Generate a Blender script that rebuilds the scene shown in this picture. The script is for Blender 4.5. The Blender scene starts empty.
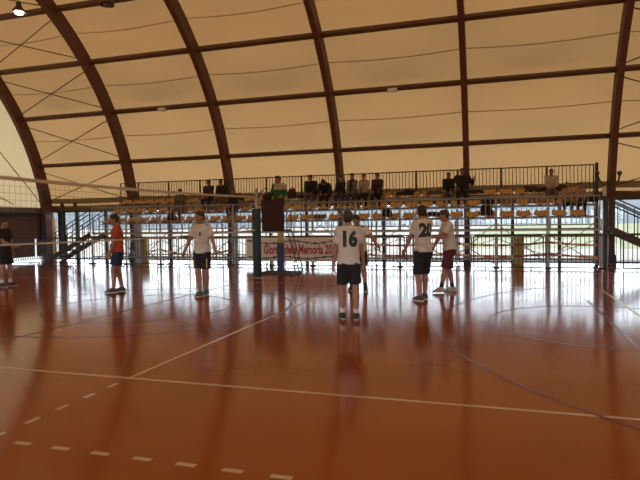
import bpy, bmesh, math, random
import numpy as np
from mathutils import Vector, Matrix
from mathutils.bvhtree import BVHTree

random.seed(7)
C = bpy.context.scene.collection
PI = math.pi

# ------------------------------------------------------------------ materials
MATS = {}
def mat(name, col, rough=0.6, metal=0.0, noise=0.0, nscale=8.0, coat=0.0, spec=0.5, bump=0.0, sheen=0.0):
    if name in MATS: return MATS[name]
    m = bpy.data.materials.new(name); m.use_nodes = True
    nt = m.node_tree; b = nt.nodes['Principled BSDF']
    b.inputs['Base Color'].default_value = (*col, 1)
    b.inputs['Roughness'].default_value = rough
    b.inputs['Metallic'].default_value = metal
    b.inputs['Specular IOR Level'].default_value = spec
    b.inputs['Coat Weight'].default_value = coat
    b.inputs['Sheen Weight'].default_value = sheen
    tc = nt.nodes.new('ShaderNodeTexCoord')
    nz = nt.nodes.new('ShaderNodeTexNoise'); nz.inputs['Scale'].default_value = nscale
    nz.inputs['Detail'].default_value = 4
    nt.links.new(tc.outputs['Object'], nz.inputs['Vector'])
    if noise:
        mr = nt.nodes.new('ShaderNodeMapRange')
        mr.inputs['To Min'].default_value = 1 - noise; mr.inputs['To Max'].default_value = 1 + noise
        nt.links.new(nz.outputs['Fac'], mr.inputs['Value'])
        mx = nt.nodes.new('ShaderNodeMix'); mx.data_type = 'RGBA'; mx.blend_type = 'MULTIPLY'
        mx.inputs[0].default_value = 1
        mx.inputs[6].default_value = (*col, 1)
        nt.links.new(mr.outputs['Result'], mx.inputs[7])
        nt.links.new(mx.outputs[2], b.inputs['Base Color'])
    if bump:
        bp = nt.nodes.new('ShaderNodeBump'); bp.inputs['Strength'].default_value = bump
        bp.inputs['Distance'].default_value = 0.02
        nt.links.new(nz.outputs['Fac'], bp.inputs['Height'])
        nt.links.new(bp.outputs['Normal'], b.inputs['Normal'])
    MATS[name] = m
    return m

def fabric_mat(name, col, sat=None, diff=0.25, trans=0.75, see_through=0.0):
    """thin sheet that lets daylight through"""
    m = bpy.data.materials.new(name); m.use_nodes = True
    nt = m.node_tree; nt.nodes.clear()
    out = nt.nodes.new('ShaderNodeOutputMaterial')
    tr = nt.nodes.new('ShaderNodeBsdfTranslucent'); df = nt.nodes.new('ShaderNodeBsdfDiffuse')
    ad = nt.nodes.new('ShaderNodeMixShader'); ad.inputs[0].default_value = diff / (diff + trans)
    tc = nt.nodes.new('ShaderNodeTexCoord')
    mp = nt.nodes.new('ShaderNodeMapping'); mp.inputs['Scale'].default_value = (0.35, 1.2, 1.2)
    nz = nt.nodes.new('ShaderNodeTexNoise'); nz.inputs['Scale'].default_value = 0.9; nz.inputs['Detail'].default_value = 5
    nt.links.new(tc.outputs['Object'], mp.inputs['Vector']); nt.links.new(mp.outputs['Vector'], nz.inputs['Vector'])
    mr = nt.nodes.new('ShaderNodeMapRange'); mr.inputs['To Min'].default_value = 0.90; mr.inputs['To Max'].default_value = 1.08
    nt.links.new(nz.outputs['Fac'], mr.inputs['Value'])
    mx = nt.nodes.new('ShaderNodeMix'); mx.data_type = 'RGBA'; mx.blend_type = 'MULTIPLY'; mx.inputs[0].default_value = 1
    mx.inputs[6].default_value = (*col, 1)
    nt.links.new(mr.outputs['Result'], mx.inputs[7])
    nt.links.new(mx.outputs[2], tr.inputs['Color'])
    df.inputs['Color'].default_value = (*(sat or col), 1)
    nt.links.new(tr.outputs[0], ad.inputs[1]); nt.links.new(df.outputs[0], ad.inputs[2])
    if see_through:
        tp = nt.nodes.new('ShaderNodeBsdfTransparent'); tp.inputs['Color'].default_value = (1, .74, .38, 1); m2 = nt.nodes.new('ShaderNodeMixShader'); m2.inputs[0].default_value = see_through
        nt.links.new(ad.outputs[0], m2.inputs[1]); nt.links.new(tp.outputs[0], m2.inputs[2]); nt.links.new(m2.outputs[0], out.inputs[0])
    else: nt.links.new(ad.outputs[0], out.inputs[0])
    MATS[name] = m
    return m

def glass_mat(name, tint=(0.93, 0.97, 1.0), gloss=0.06):
    m = bpy.data.materials.new(name); m.use_nodes = True
    nt = m.node_tree; nt.nodes.clear()
    out = nt.nodes.new('ShaderNodeOutputMaterial')
    tr = nt.nodes.new('ShaderNodeBsdfTransparent'); tr.inputs['Color'].default_value = (*tint, 1)
    gl = nt.nodes.new('ShaderNodeBsdfGlossy'); gl.inputs['Roughness'].default_value = 0.03
    mx = nt.nodes.new('ShaderNodeMixShader'); mx.inputs[0].default_value = gloss
    nt.links.new(tr.outputs[0], mx.inputs[1]); nt.links.new(gl.outputs[0], mx.inputs[2])
    nt.links.new(mx.outputs[0], out.inputs[0])
    MATS[name] = m
    return m

# ------------------------------------------------------------------ mesh builder
class MB:
    def __init__(s): s.v = []; s.f = []; s.mi = []; s.cur = 0
    def add(s, vs, fs):
        o = len(s.v); s.v.extend([tuple(x) for x in vs])
        for f in fs: s.f.append(tuple(o + i for i in f)); s.mi.append(s.cur)
        return s
    def box(s, x0, x1, y0, y1, z0, z1):
        vs = [(x, y, z) for z in (z0, z1) for y in (y0, y1) for x in (x0, x1)]
        return s.add(vs, [(0, 2, 3, 1), (4, 5, 7, 6), (0, 1, 5, 4), (2, 6, 7, 3), (0, 4, 6, 2), (1, 3, 7, 5)])
    def bar(s, a, b, w, h=None, up=(0, 0, 1)):
        """rectangular bar from a to b: w across, h along up"""
        h = h or w; a = Vector(a); b = Vector(b); d = (b - a).normalized(); upv = Vector(up)
        if abs(d.dot(upv)) > 0.98: upv = Vector((0, 1, 0))
        r = d.cross(upv).normalized(); u = r.cross(d)
        vs = []
        for p in (a, b):
            for i, j in ((-1, -1), (1, -1), (1, 1), (-1, 1)): vs.append(p + r * (i * w / 2) + u * (j * h / 2))
        return s.add(vs, [(0, 1, 2, 3), (7, 6, 5, 4), (0, 4, 5, 1), (1, 5, 6, 2), (2, 6, 7, 3), (3, 7, 4, 0)])
    def tube(s, pts, r, n=8, cap=True):
        pts = [Vector(p) for p in pts]; rs = r if isinstance(r, (list, tuple)) else [r] * len(pts)
        rings = []; prev = None
        for i, p in enumerate(pts):
            d = (pts[min(i + 1, len(pts) - 1)] - pts[max(i - 1, 0)]).normalized()
            if prev is None:
                t = Vector((0, 0, 1)) if abs(d.z) < 0.9 else Vector((1, 0, 0))
                a = d.cross(t).normalized()
            else:
                a = (prev - d * prev.dot(d)).normalized()
            prev = a; b = d.cross(a)
            rings.append([p + (a * math.cos(2 * PI * k / n) + b * math.sin(2 * PI * k / n)) * rs[i] for k in range(n)])
        vs = [q for ring in rings for q in ring]; fs = []
        for i in range(len(pts) - 1):
            for k in range(n):
                k2 = (k + 1) % n
                fs.append((i * n + k, i * n + k2, (i + 1) * n + k2, (i + 1) * n + k))
        if cap:
            fs.append(tuple(range(n - 1, -1, -1))); fs.append(tuple((len(pts) - 1) * n + k for k in range(n)))
        return s.add(vs, fs)
    def lathe(s, prof, c=(0, 0, 0), n=20):
        """prof: list of (radius, z)"""
        vs = [(c[0] + r * math.cos(2 * PI * k / n), c[1] + r * math.sin(2 * PI * k / n), c[2] + z) for r, z in prof for k in range(n)]
        fs = []
        for i in range(len(prof) - 1):
            for k in range(n):
                k2 = (k + 1) % n
                fs.append((i * n + k, i * n + k2, (i + 1) * n + k2, (i + 1) * n + k))
        fs.append(tuple(range(n - 1, -1, -1))); fs.append(tuple((len(prof) - 1) * n + k for k in range(n)))
        return s.add(vs, fs)
    def grid(s, P, closed=False):
        """P: array (n,m,3) of points"""
        n, m = len(P), len(P[0]); vs = [q for row in P for q in row]
        fs = [(i * m + j, i * m + j + 1, (i + 1) * m + j + 1, (i + 1) * m + j) for i in range(n - 1) for j in range(m - 1)]
        return s.add(vs, fs)
    def build(s, name, m=None, parent=None, smooth=False, bevel=0.0, mats=None):
        me = bpy.data.meshes.new(name); me.from_pydata(s.v, [], s.f)
        for x in (mats or ([m] if m else [])): me.materials.append(x)
        if mats: me.polygons.foreach_set('material_index', s.mi)
        if smooth: me.polygons.foreach_set('use_smooth', [True] * len(me.polygons))
        me.update()
        o = bpy.data.objects.new(name, me); C.objects.link(o)
        if parent: o.parent = parent
        if bevel:
            md = o.modifiers.new('bevel', 'BEVEL'); md.width = bevel; md.segments = 2; md.limit_method = 'ANGLE'
        return o

def tag(o, label=None, cat=None, group=None, kind=None):
    if label: o['label'] = label
    if cat: o['category'] = cat
    if group: o['group'] = group
    if kind: o['kind'] = kind
    return o
def empty(name, loc=(0, 0, 0), rz=0.0):
    o = bpy.data.objects.new(name, None); C.objects.link(o)
    o.location = loc; o.rotation_euler = (0, 0, rz); o.empty_display_size = 0.2
    return o
def copy_tree(o, parent=None):
    c = o.copy(); C.objects.link(c)
    if parent: c.parent = parent
    for ch in list(o.children): copy_tree(ch, c)
    return c
ORD = 'first second third fourth fifth sixth seventh eighth ninth tenth eleventh twelfth thirteenth fourteenth fifteenth'.split()

# ------------------------------------------------------------------ implicit surfaces -> mesh
def surface_nets(F, org, h):
    S = F < 0
    nx, ny, nz = F.shape
    cnt = np.zeros((nx - 1, ny - 1, nz - 1), np.int8)
    for i in (0, 1):
        for j in (0, 1):
            for k in (0, 1):
                cnt += S[i:nx - 1 + i, j:ny - 1 + j, k:nz - 1 + k]
    mixed = (cnt > 0) & (cnt < 8)
    ci = np.argwhere(mixed)
    idx = -np.ones(mixed.shape, np.int64); idx[mixed] = np.arange(len(ci))
    acc = np.zeros((len(ci), 3)); n = np.zeros(len(ci))
    for ax in range(3):
        o1, o2 = [a for a in range(3) if a != ax]
        for p in (0, 1):
            for q in (0, 1):
                a = ci.copy(); a[:, o1] += p; a[:, o2] += q
                b = a.copy(); b[:, ax] += 1
                fa = F[a[:, 0], a[:, 1], a[:, 2]]; fb = F[b[:, 0], b[:, 1], b[:, 2]]
                ok = (fa < 0) != (fb < 0)
                den = np.where(ok, fa - fb, 1)
                t = np.where(ok, fa / den, 0)
                P = a.astype(float); P[:, ax] += t
                acc[ok] += P[ok]; n[ok] += 1
    V = acc / n[:, None] * h + np.asarray(org)
    quads = []
    for ax in range(3):
        o1, o2 = (ax + 1) % 3, (ax + 2) % 3
        A = np.moveaxis(S, (ax, o1, o2), (0, 1, 2))
        I = np.moveaxis(idx, (ax, o1, o2), (0, 1, 2))
        ch = A[:-1, 1:-1, 1:-1] != A[1:, 1:-1, 1:-1]
        e = np.argwhere(ch)
        if not len(e): continue
        i, j, k = e[:, 0], e[:, 1] + 1, e[:, 2] + 1
        q = np.stack([I[i, j - 1, k - 1], I[i, j, k - 1], I[i, j, k], I[i, j - 1, k]], 1)
        ins = A[i, j, k]
        q[~ins] = q[~ins][:, ::-1]
        quads.append(q)
    Q = np.concatenate(quads)
    return V, Q

class Field:
    """smooth union of round cones and ellipsoids on a voxel grid, with plane cuts"""
    def __init__(s, h): s.h = h; s.p = []; s.cuts = []; s.subs = []
    def cone(s, a, ra, b, rb, k=0.03, flat=None):
        """flat: (point, direction) cuts this cone alone beyond a plane"""
        if flat is not None: flat = (np.array(flat[0], float), np.array(flat[1], float) / np.linalg.norm(flat[1]))
        s.p.append(('c', np.array(a, float), np.array(b, float), ra, rb, k, flat)); return s
    def ball(s, c, r, k=0.03): return s.cone(c, r, np.array(c, float) + 1e-6, r, k)
    def ell(s, c, rad, M=None, k=0.02): s.p.append(('e', np.array(c, float), np.array(rad, float), 0, 0, k, M)); return s
    def cut(s, pt, nrm, near=None):
        """remove everything on the side nrm points to (only within 'near' radius of pt when given)"""
        n = np.array(nrm, float); s.cuts.append((np.array(pt, float), n / np.linalg.norm(n), near)); return s
    def sub(s, a, ra, b, rb): s.subs.append((np.array(a, float), np.array(b, float), ra, rb)); return s
    def bounds(s):
        lo = np.full(3, 1e9); hi = np.full(3, -1e9)
        for t, a, b, ra, rb, k, M in s.p:
            if t == 'c':
                for q, r in ((a, ra), (b, rb)): lo = np.minimum(lo, q - r); hi = np.maximum(hi, q + r)
            else: r = b.max(); lo = np.minimum(lo, a - r); hi = np.maximum(hi, a + r)
        return lo, hi
    def mesh(s, fold=0.0, fseed=0):
        h = s.h; lo, hi = s.bounds(); lo = lo - 3 * h - 0.01; hi = hi + 3 * h + 0.01
        n = np.ceil((hi - lo) / h).astype(int) + 1
        F = np.full(n, 0.5, np.float32)
        ax = [lo[i] + h * np.arange(n[i]) for i in range(3)]
        def block(l, u):
            i0 = np.maximum(np.floor((l - lo) / h).astype(int), 0); i1 = np.minimum(np.ceil((u - lo) / h).astype(int) + 1, n)
            X, Y, Z = np.meshgrid(*[ax[i][i0[i]:i1[i]] for i in range(3)], indexing='ij')
            return tuple(slice(i0[i], i1[i]) for i in range(3)), X, Y, Z
        def cone_d(X, Y, Z, a, b, ra, rb):
            d = b - a; L = max(float(d @ d), 1e-12)
            t = np.clip(((X - a[0]) * d[0] + (Y - a[1]) * d[1] + (Z - a[2]) * d[2]) / L, 0, 1)
            return np.sqrt((X - a[0] - t * d[0]) ** 2 + (Y - a[1] - t * d[1]) ** 2 + (Z - a[2] - t * d[2]) ** 2) - (ra + t * (rb - ra))
        for t, a, b, ra, rb, k, M in s.p:
            pad = k + 3 * h
            if t == 'c':
                R = max(ra, rb) + pad
                sl, X, Y, Z = block(np.minimum(a, b) - R, np.maximum(a, b) + R)
                D = cone_d(X, Y, Z, a, b, ra, rb)
                if M is not None: D = np.maximum(D, (X - M[0][0]) * M[1][0] + (Y - M[0][1]) * M[1][1] + (Z - M[0][2]) * M[1][2])
            else:
                R = b.max() + pad; sl, X, Y, Z = block(a - R, a + R)
                P = np.stack([X - a[0], Y - a[1], Z - a[2]], -1)
                if M is not None: P = P @ np.asarray(M)          # to the local frame
                q = P / b; L0 = np.sqrt((q ** 2).sum(-1)); L1 = np.sqrt(((q / b) ** 2).sum(-1))
                D = L0 * (L0 - 1) / np.maximum(L1, 1e-6)
            G = F[sl]
            hh = np.clip(0.5 + 0.5 * (G - D) / k, 0, 1)
            F[sl] = G * (1 - hh) + D * hh - k * hh * (1 - hh)
        X, Y, Z = np.meshgrid(*ax, indexing='ij', sparse=True)
        if fold:
            F = F + np.float32(fold) * (np.sin(31 * X + 11 * Z + fseed) * np.sin(23 * Z + 17 * Y + 2 * fseed) + 0.6 * np.sin(47 * Z + 29 * X + 13 * Y + fseed))
        for pt, nr, near in s.cuts:
            D = (X - pt[0]) * nr[0] + (Y - pt[1]) * nr[1] + (Z - pt[2]) * nr[2]
            if near is None: F = np.maximum(F, D)
            else:
                m = ((X - pt[0]) ** 2 + (Y - pt[1]) ** 2 + (Z - pt[2]) ** 2) < near ** 2
                F = np.where(m, np.maximum(F, D), F)
        for a, b, ra, rb in s.subs:
            F = np.maximum(F, -cone_d(X, Y, Z, a, b, ra, rb))
        F[0] = F[-1] = 1; F[:, 0] = F[:, -1] = 1; F[:, :, 0] = F[:, :, -1] = 1
        return surface_nets(F, lo, h)

def mesh_obj(name, V, Q, mats, parent=None, mi=None):
    me = bpy.data.meshes.new(name)
    me.vertices.add(len(V)); me.vertices.foreach_set('co', np.asarray(V, np.float32).ravel())
    me.loops.add(len(Q) * 4); me.loops.foreach_set('vertex_index', np.asarray(Q, np.int32).ravel())
    me.polygons.add(len(Q)); me.polygons.foreach_set('loop_start', np.arange(0, len(Q) * 4, 4, dtype=np.int32))
    try: me.polygons.foreach_set('loop_total', np.full(len(Q), 4, np.int32))
    except Exception: pass
    for m in (mats if isinstance(mats, (list, tuple)) else [mats]): me.materials.append(m)
    if mi is not None: me.polygons.foreach_set('material_index', np.asarray(mi, np.int32))
    me.update(calc_edges=True); me.validate()
    me.polygons.foreach_set('use_smooth', [True] * len(me.polygons))
    o = bpy.data.objects.new(name, me); C.objects.link(o)
    if parent: o.parent = parent
    return o

# ------------------------------------------------------------------ text
def text_mesh(txt, size, bold=0.0, shear=0.0, width=1.0, sub=0):
    cu = bpy.data.curves.new('txt', 'FONT'); cu.body = txt; cu.size = size; cu.offset = bold; cu.shear = shear
    cu.align_x = 'CENTER'; cu.align_y = 'CENTER'; cu.resolution_u = 4
    o = bpy.data.objects.new('txt', cu); C.objects.link(o)
    bpy.context.view_layer.update()
    me = bpy.data.meshes.new_from_object(o.evaluated_get(bpy.context.evaluated_depsgraph_get()))
    bpy.data.objects.remove(o); bpy.data.curves.remove(cu)
    bm = bmesh.new(); bm.from_mesh(me); bpy.data.meshes.remove(me)
    bmesh.ops.triangulate(bm, faces=bm.faces[:])
    for _ in range(sub):
        L = [e for e in bm.edges if e.calc_length() > size * 0.12]
        if L: bmesh.ops.subdivide_edges(bm, edges=L, cuts=1); bmesh.ops.triangulate(bm, faces=bm.faces[:])
    vs = [(v.co.x * width, v.co.y) for v in bm.verts]; bm.verts.index_update()
    fs = [tuple(v.index for v in f.verts) for f in bm.faces]; bm.free()
    return vs, fs
# ------------------------------------------------------------------ people
SKIN = {
 'light': mat('skin light', (0.30, 0.152, 0.098), 0.55, noise=0.08, nscale=14),
 'tan': mat('skin tan', (0.24, 0.12, 0.075), 0.55, noise=0.08, nscale=14)}
LIP = mat('lips', (0.26, 0.09, 0.075), 0.5)
EYEW = mat('eye white', (0.6, 0.58, 0.55), 0.3); EYEB = mat('iris brown', (0.03, 0.018, 0.01), 0.2)
def rotx(a): c, s = math.cos(a), math.sin(a); return np.array([[1, 0, 0], [0, c, -s], [0, s, c]])
def rotz(a): c, s = math.cos(a), math.sin(a); return np.array([[c, -s, 0], [s, c, 0], [0, 0, 1]])
def roty(a): c, s = math.cos(a), math.sin(a); return np.array([[c, 0, s], [0, 1, 0], [-s, 0, c]])
def ik(a, t, l1, l2, pole):
    """middle joint of a two-bone chain and the (possibly shortened) end"""
    a = np.array(a, float); t = np.array(t, float); d = t - a; L = np.linalg.norm(d)
    m = (l1 + l2) * 0.999
    if L > m: t = a + d / L * m; d = t - a; L = m
    u = d / L; x = (l1 * l1 - l2 * l2 + L * L) / (2 * L); hgt = math.sqrt(max(l1 * l1 - x * x, 1e-6))
    p = np.array(pole, float); p = p - u * (p @ u); p /= np.linalg.norm(p)
    return a + u * x + p * hgt, t

def person(label, loc, heading, H=1.8, pose=None, top=None, bottom=None, hair=None, skin='light', shoes=None, socks=None,
           vox=0.0052, group=None, number=None, stripes=False, crest=False, build=1.0, long_sleeve=False, trousers=False,
           hood=False, scarf=None, side_line=None, cat='person', yellow_trim=False, skirt=None, yoke=None, hem=.085):
    """local frame: x right, y forward, z up, origin on the floor under the pelvis"""
    g = dict(pelvis=(0, 0, .93), lean=0.03, twist=0.0, side=0.0, hyaw=0.0, hpitch=0.0,
             la=(-.10, .02, .08), ra=(.10, -.02, .08), lfoot=0.18, rfoot=-0.18,
             lw=(-.30, .06, .80), rw=(.30, .06, .80), lpole=(-.4, -1, 0), rpole=(.4, -1, 0), lk=(-.1, 1, 0), rk=(.1, 1, 0),
             curl=0.5, palm=None, seated=False)
    g.update(pose or {})
    s = H / 1.8; B = build
    root = empty('person', loc, heading)
    tag(root, label, cat, group)
    P = np.array(g['pelvis'], float)
    T = rotz(g['twist']) @ roty(g['side']) @ rotx(-g['lean'])
    t2 = rotz(g['twist'] * .4) @ roty(g['side'] * .5) @ rotx(-g['lean'] * .5)
    def ch(x, y, z): return P + t2 @ np.array([0, 0, .22]) + T @ np.array([x, y, z])      # chest frame, origin at the waist
    hipL = P + rotz(g['twist'] * .2) @ np.array([-.095, 0, -.01]); hipR = P + rotz(g['twist'] * .2) @ np.array([.095, 0, -.01])
    shL, shR = ch(-.182 * B, -.005, .30), ch(.182 * B, -.005, .30)
    neck0, neck1 = ch(0, -.015, .33), ch(0, .012, .44)
    HR = rotz(g['hyaw'] + g['twist']) @ rotx(-g['hpitch'] - g['lean'] * .5)
    hc = ch(0, .012, .44) + HR @ np.array([0, .022, .072])
    kL, aL = ik(hipL, g['la'], .435, .415, g['lk']); kR, aR = ik(hipR, g['ra'], .435, .415, g['rk'])
    eL, wL = ik(shL, g['lw'], .29, .255, g['lpole']); eR, wR = ik(shR, g['rw'], .29, .255, g['rpole'])
    f = Field(vox / s)
    def torso(F, m, k=.04, dep=0.0):
        for sx in (-1, 1):
            F.cone(P + np.array([sx * .075 * B, -.012, -.02]), .098 * B + m, P + t2 @ np.array([sx * .062 * B, .0, .2]), .092 * B + m, k)
            F.cone(P + t2 @ np.array([sx * .062 * B, 0, .2]), .092 * B + m, ch(sx * .082 * B, .002, .2), .108 * B + m, k)
            F.cone(ch(sx * .02, -.012, .325), .058 + m, ch(sx * .172 * B, -.005, .298), .056 * B + m, k)
        F.cone(P + np.array([0, -.035, -.02]), .09 * B + m, ch(0, -.02, .2), .09 * B + m, k)
        F.cone(ch(0, -.02, .2), .1 * B + m, ch(0, -.02, .29), .075 + m, k)
    torso(f, 0)
    for hp, kn, an in ((hipL, kL, aL), (hipR, kR, aR)):
        mid = hp + (kn - hp) * .35
        f.cone(hp, .088 * B, mid, .083 * B, .04).cone(mid, .083 * B, kn, .056, .03)
        cf = kn + (an - kn) * .28; back = np.array([0, -.012, 0])
        f.cone(kn, .053, cf + back, .057, .03).cone(cf + back, .057, an, .036, .03)
    f.cone(neck0, .066, neck1, .055, .03)
    # limbs: arms and hands
    def hand(w, e, sgn, curl, palm):
        d = (w - e) / np.linalg.norm(w - e)
        n = np.array(palm, float) if palm is not None else np.array([-sgn, .25, 0])     # palm faces the thigh
        n = n - d * (n @ d); n /= np.linalg.norm(n); side = np.cross(d, n) * sgn            # towards the thumb
        if palm is None and side[1] < 0: side = -side
        kn_ = w + d * .085
        f.cone(w, .027, w + d * .03, .027, .02)
        for o in (-.026, -.009, .009, .026):
            f.cone(w + d * .022 + side * o * .6, .0165, kn_ + side * o, .0135, .012)
        for i, (o, L) in enumerate(((.033, .072), (.011, .082), (-.011, .076), (-.033, .060))):
            b0 = kn_ + side * o
            c1 = curl * .7; c2 = curl * 1.6
            fan = side * o * 5.0
            d1 = d * math.cos(c1) + n * math.sin(c1) + fan; d2 = d * math.cos(c2) + n * math.sin(c2) + fan * .5
            b1 = b0 + d1 * L * .52; b2 = b1 + d2 * L * .48
            f.cone(b0, .0095, b1, .0086, .004).cone(b1, .0086, b2, .0076, .003)
        t0 = w + d * .025 + side * .024; t1 = t0 + (d * .6 + side * .75 + n * .25) * .045; tt = t1 + (d * .95 + side * .2 + n * .25) * .034
        f.cone(t0, .0155, t1, .0125, .012).cone(t1, .0120, tt, .0090, .005)
    for sh, e, w, sgn in ((shL, eL, wL, -1), (shR, eR, wR, 1)):
        f.cone(sh, .056 * B, e, .041 * B, .03)
        m1 = e + (w - e) * .3
        f.cone(e, .039, m1, .041 * B, .02).cone(m1, .041 * B, w, .026, .02)
        hand(w, e, sgn, g['curl'] if not isinstance(g['curl'], dict) else g['curl'][sgn], (g['palm'] or {}).get(sgn))
    # feet under the shoes
    def footdir(a): return np.array([-math.sin(a), math.cos(a), 0])
    feet = ((aL, footdir(g['lfoot'])), (aR, footdir(g['rfoot'])))
    for a, d in feet:
        f.cone(a, .034, a + d * -.03 + np.array([0, 0, -.045]), .030, .02).cone(a + np.array([0, 0, -.025]), .032, a + d * .13 + np.array([0, 0, -.058]), .018, .02)
    # head
    def hd(x, y, z): return hc + HR @ np.array([x, y, z])
    f.ell(hd(0, -.012, .035), (.074, .094, .088), HR, .02)
    f.ell(hd(0, .022, -.03), (.060, .072, .088), HR, .03)
    f.cone(hd(0, .06, -.098), .024, hd(0, .045, -.085), .034, .02)               # chin
    f.cone(hd(0, .092, .012), .008, hd(0, .108, -.024), .0135, .010)             # nose
    f.cone(hd(-.03, .078, .026), .013, hd(.03, .078, .026), .013, .012)          # brow ridge
    for sx in (-1, 1):
        f.ell(hd(sx * .077, -.004, -.008), (.010, .019, .031), HR, .006)          # ears
        f.ball(hd(sx * .042, .062, -.022), .018, .02)                            # cheekbones
    f.cone(hd(-.016, .090, -.055), .0075, hd(.016, .090, -.055), .0075, .008)   # lips
    V, Q = f.mesh()
    cen = V[Q].mean(1)
    loc_c = (cen - hc) @ HR
    mi = np.zeros(len(Q), int)
    mi[(np.abs(loc_c[:, 0]) < .024) & (np.abs(loc_c[:, 2] + .055) < .0085) & (loc_c[:, 1] > .078)] = 1
    mi[(np.abs(np.abs(loc_c[:, 0]) - .031) < .017) & (np.abs(loc_c[:, 2] - .030) < .0055) & (loc_c[:, 1] > .06)] = 2
    def put(nm, VQ, mats, par=root, mi=None):
        return mesh_obj(nm, VQ[0] * s, VQ[1], mats, par, mi)
    put('body', (V, Q), [SKIN[skin], LIP, hair or LIP], mi=mi)
    # eyes
    for sx in (-1, 1):
        e = MB(); c = hd(sx * .031, .0755, .006)
        e.lathe([(.001, -.0095), (.006, -.0085), (.0105, 0), (.006, .0085), (.001, .0095)], n=10)
        me = MB(); ang = [tuple((c + HR @ np.array(q)) * s) for q in e.v]; me.add(ang, e.f)
        eo = me.build('eye', EYEW, root, True)
        ir = MB(); q0 = hd(sx * .031, .0850, .006); q1 = hd(sx * .031, .0875, .006)
        ir.tube([q0 * s, q1 * s], .0055 * s, 8); ir.build('iris', EYEB, eo)
    # hair
    if hair:
        hf = Field(.006)
        hf.ell(hd(0, -.018, .045), (.083, .100, .090), HR, .01)
        hf.ell(hd(0, -.045, .005), (.079, .075, .085), HR, .02)
        hf.ell(hd(0, .035, .085), (.062, .055, .042), HR, .02)
        hf.cut(hd(0, .066, .048), HR @ np.array([0, 1, -.55]))
        hf.cut(hd(0, .02, -.055), HR @ np.array([0, .35, -1]))
        if hood == 'long': hf = Field(.007); hf.ell(hd(0, -.018, .045), (.086, .102, .092), HR, .01); hf.cone(hd(0, -.05, .02), .075, hd(0, -.07, -.16), .05, .03); hf.cut(hd(0, .062, .048), HR @ np.array([0, 1, -.5]))
        # sub out the face
        put('hair', hf.mesh(.0045, 1.0), hair)
    # top
    sl = .62 if not long_sleeve else 1.0
    tf = Field(.008)
    torso(tf, .018, .045)
    for sh, e, w in ((shL, eL, wL), (shR, eR, wR)):
        if long_sleeve:
            tf.cone(sh, .072 * B, e, .058 * B, .04).cone(e, .058 * B, w, .041, .02, (w + (w - e) * -.05, w - e))
        else:
            end = sh + (e - sh) * (sl + .22)
            tf.cone(sh, .066 * B, end, .074 * B, .035, (sh + (e - sh) * .68, e - sh))
    hem = .02 if not g['seated'] else .0
    up = t2 @ np.array([0, 0, 1.0])
    if not g['seated']:
        for sx in (-1, 0, 1): tf.cone(P + np.array([sx * .074 * B, -.004, .10]), .116 * B, P + np.array([sx * .080 * B, .0, -.12]), .139 * B, .03)
        tf.cut(P + up * -hem, -up, .34)
    else: tf.cut(P + up * -.07, -up, .26)
    nk = ch(0, .0, .375)
    tf.cut(nk + (T @ np.array([0, 0, .005])), T @ np.array([0, .18, 1]), .12)
    if hood is True: tf.ell(ch(0, -.09, .36), (.11, .06, .07), T, .03)
    TV = tf.mesh(.0055, H * 7 + heading); tmi = None
    if yoke:
        lc = (TV[0][TV[1]].mean(1) - ch(0, 0, 0)) @ T; tmi = ((lc[:, 2] > .17) & (lc[:, 0] < .12) & (lc[:, 1] > -.2)).astype(int)
    tops = put('shirt' if not long_sleeve else 'jacket', TV, [top] + ([yoke] if yoke else []), mi=tmi)
    if scarf: 
        sf = Field(.008); sf.cone(ch(-.05, .05, .36), .045, ch(.05, .05, .36), .045, .02).cone(ch(-.045, -.05, .37), .045, ch(.045, -.05, .37), .045, .02).cone(ch(.03, .10, .34), .04, ch(.04, .13, .12), .045, .02)
        put('scarf', sf.mesh(.003), scarf)
    # bottom
    bf = Field(.008)
    for sx in (-1, 1):
        bf.cone(P + np.array([sx * .07 * B, -.012, -.02]), .117 * B, P + t2 @ np.array([sx * .06 * B, 0, .13]), .098 * B, .04)
    bf.cone(P + np.array([0, -.03, -.02]), .112 * B, P + np.array([0, -.022, -.085]), .098 * B, .04)
    for hp, kn, an in ((hipL, kL, aL), (hipR, kR, aR)):
        if trousers:
            bf.cone(hp, .106 * B, kn, .076, .04).cone(kn, .074, an + np.array([0, 0, .01]), .055, .03, (an + (an - kn) * .02, an - kn))
        else:
            L = np.linalg.norm(kn - hp); d = (kn - hp) / L; fr = {None: .78}.get(skirt, skirt or .78)
            end = hp + d * L * (fr + .2)
            bf.cone(hp, .108 * B, end, .104 * B, .04, (hp + d * L * fr, d))
    if not g['seated']: bf.cut(P + up * (-hem + .03), up)
    bot = put('trousers' if trousers else 'shorts', bf.mesh(.0035, H * 3), bottom)
    if yellow_trim:
        me = bot.data; bv = BVHTree.FromPolygons([v.co for v in me.vertices], [tuple(p.vertices) for p in me.polygons])
        for hp, kn, sx in ((hipL, kL, -1), (hipR, kR, 1)):
            P2 = []
            for i in range(9):
                q = hp + (kn - hp) * (.30 + .46 * i / 8); row = []
                for j in (-.5, .5):
                    o = Vector(q + np.array([sx * .05 + sx * .02 * j, .4, 0])) * s; hit = bv.ray_cast(o, Vector((0, -1, 0)))[0]
                    row.append((hit if hit else o - Vector((0, .3, 0))) + Vector((0, .004, 0)))
                P2.append(row)
            b = MB(); b.grid(P2); b.build('yellow_stripe', mat('yellow print', (.55, .45, .06), .6), bot)
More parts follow.
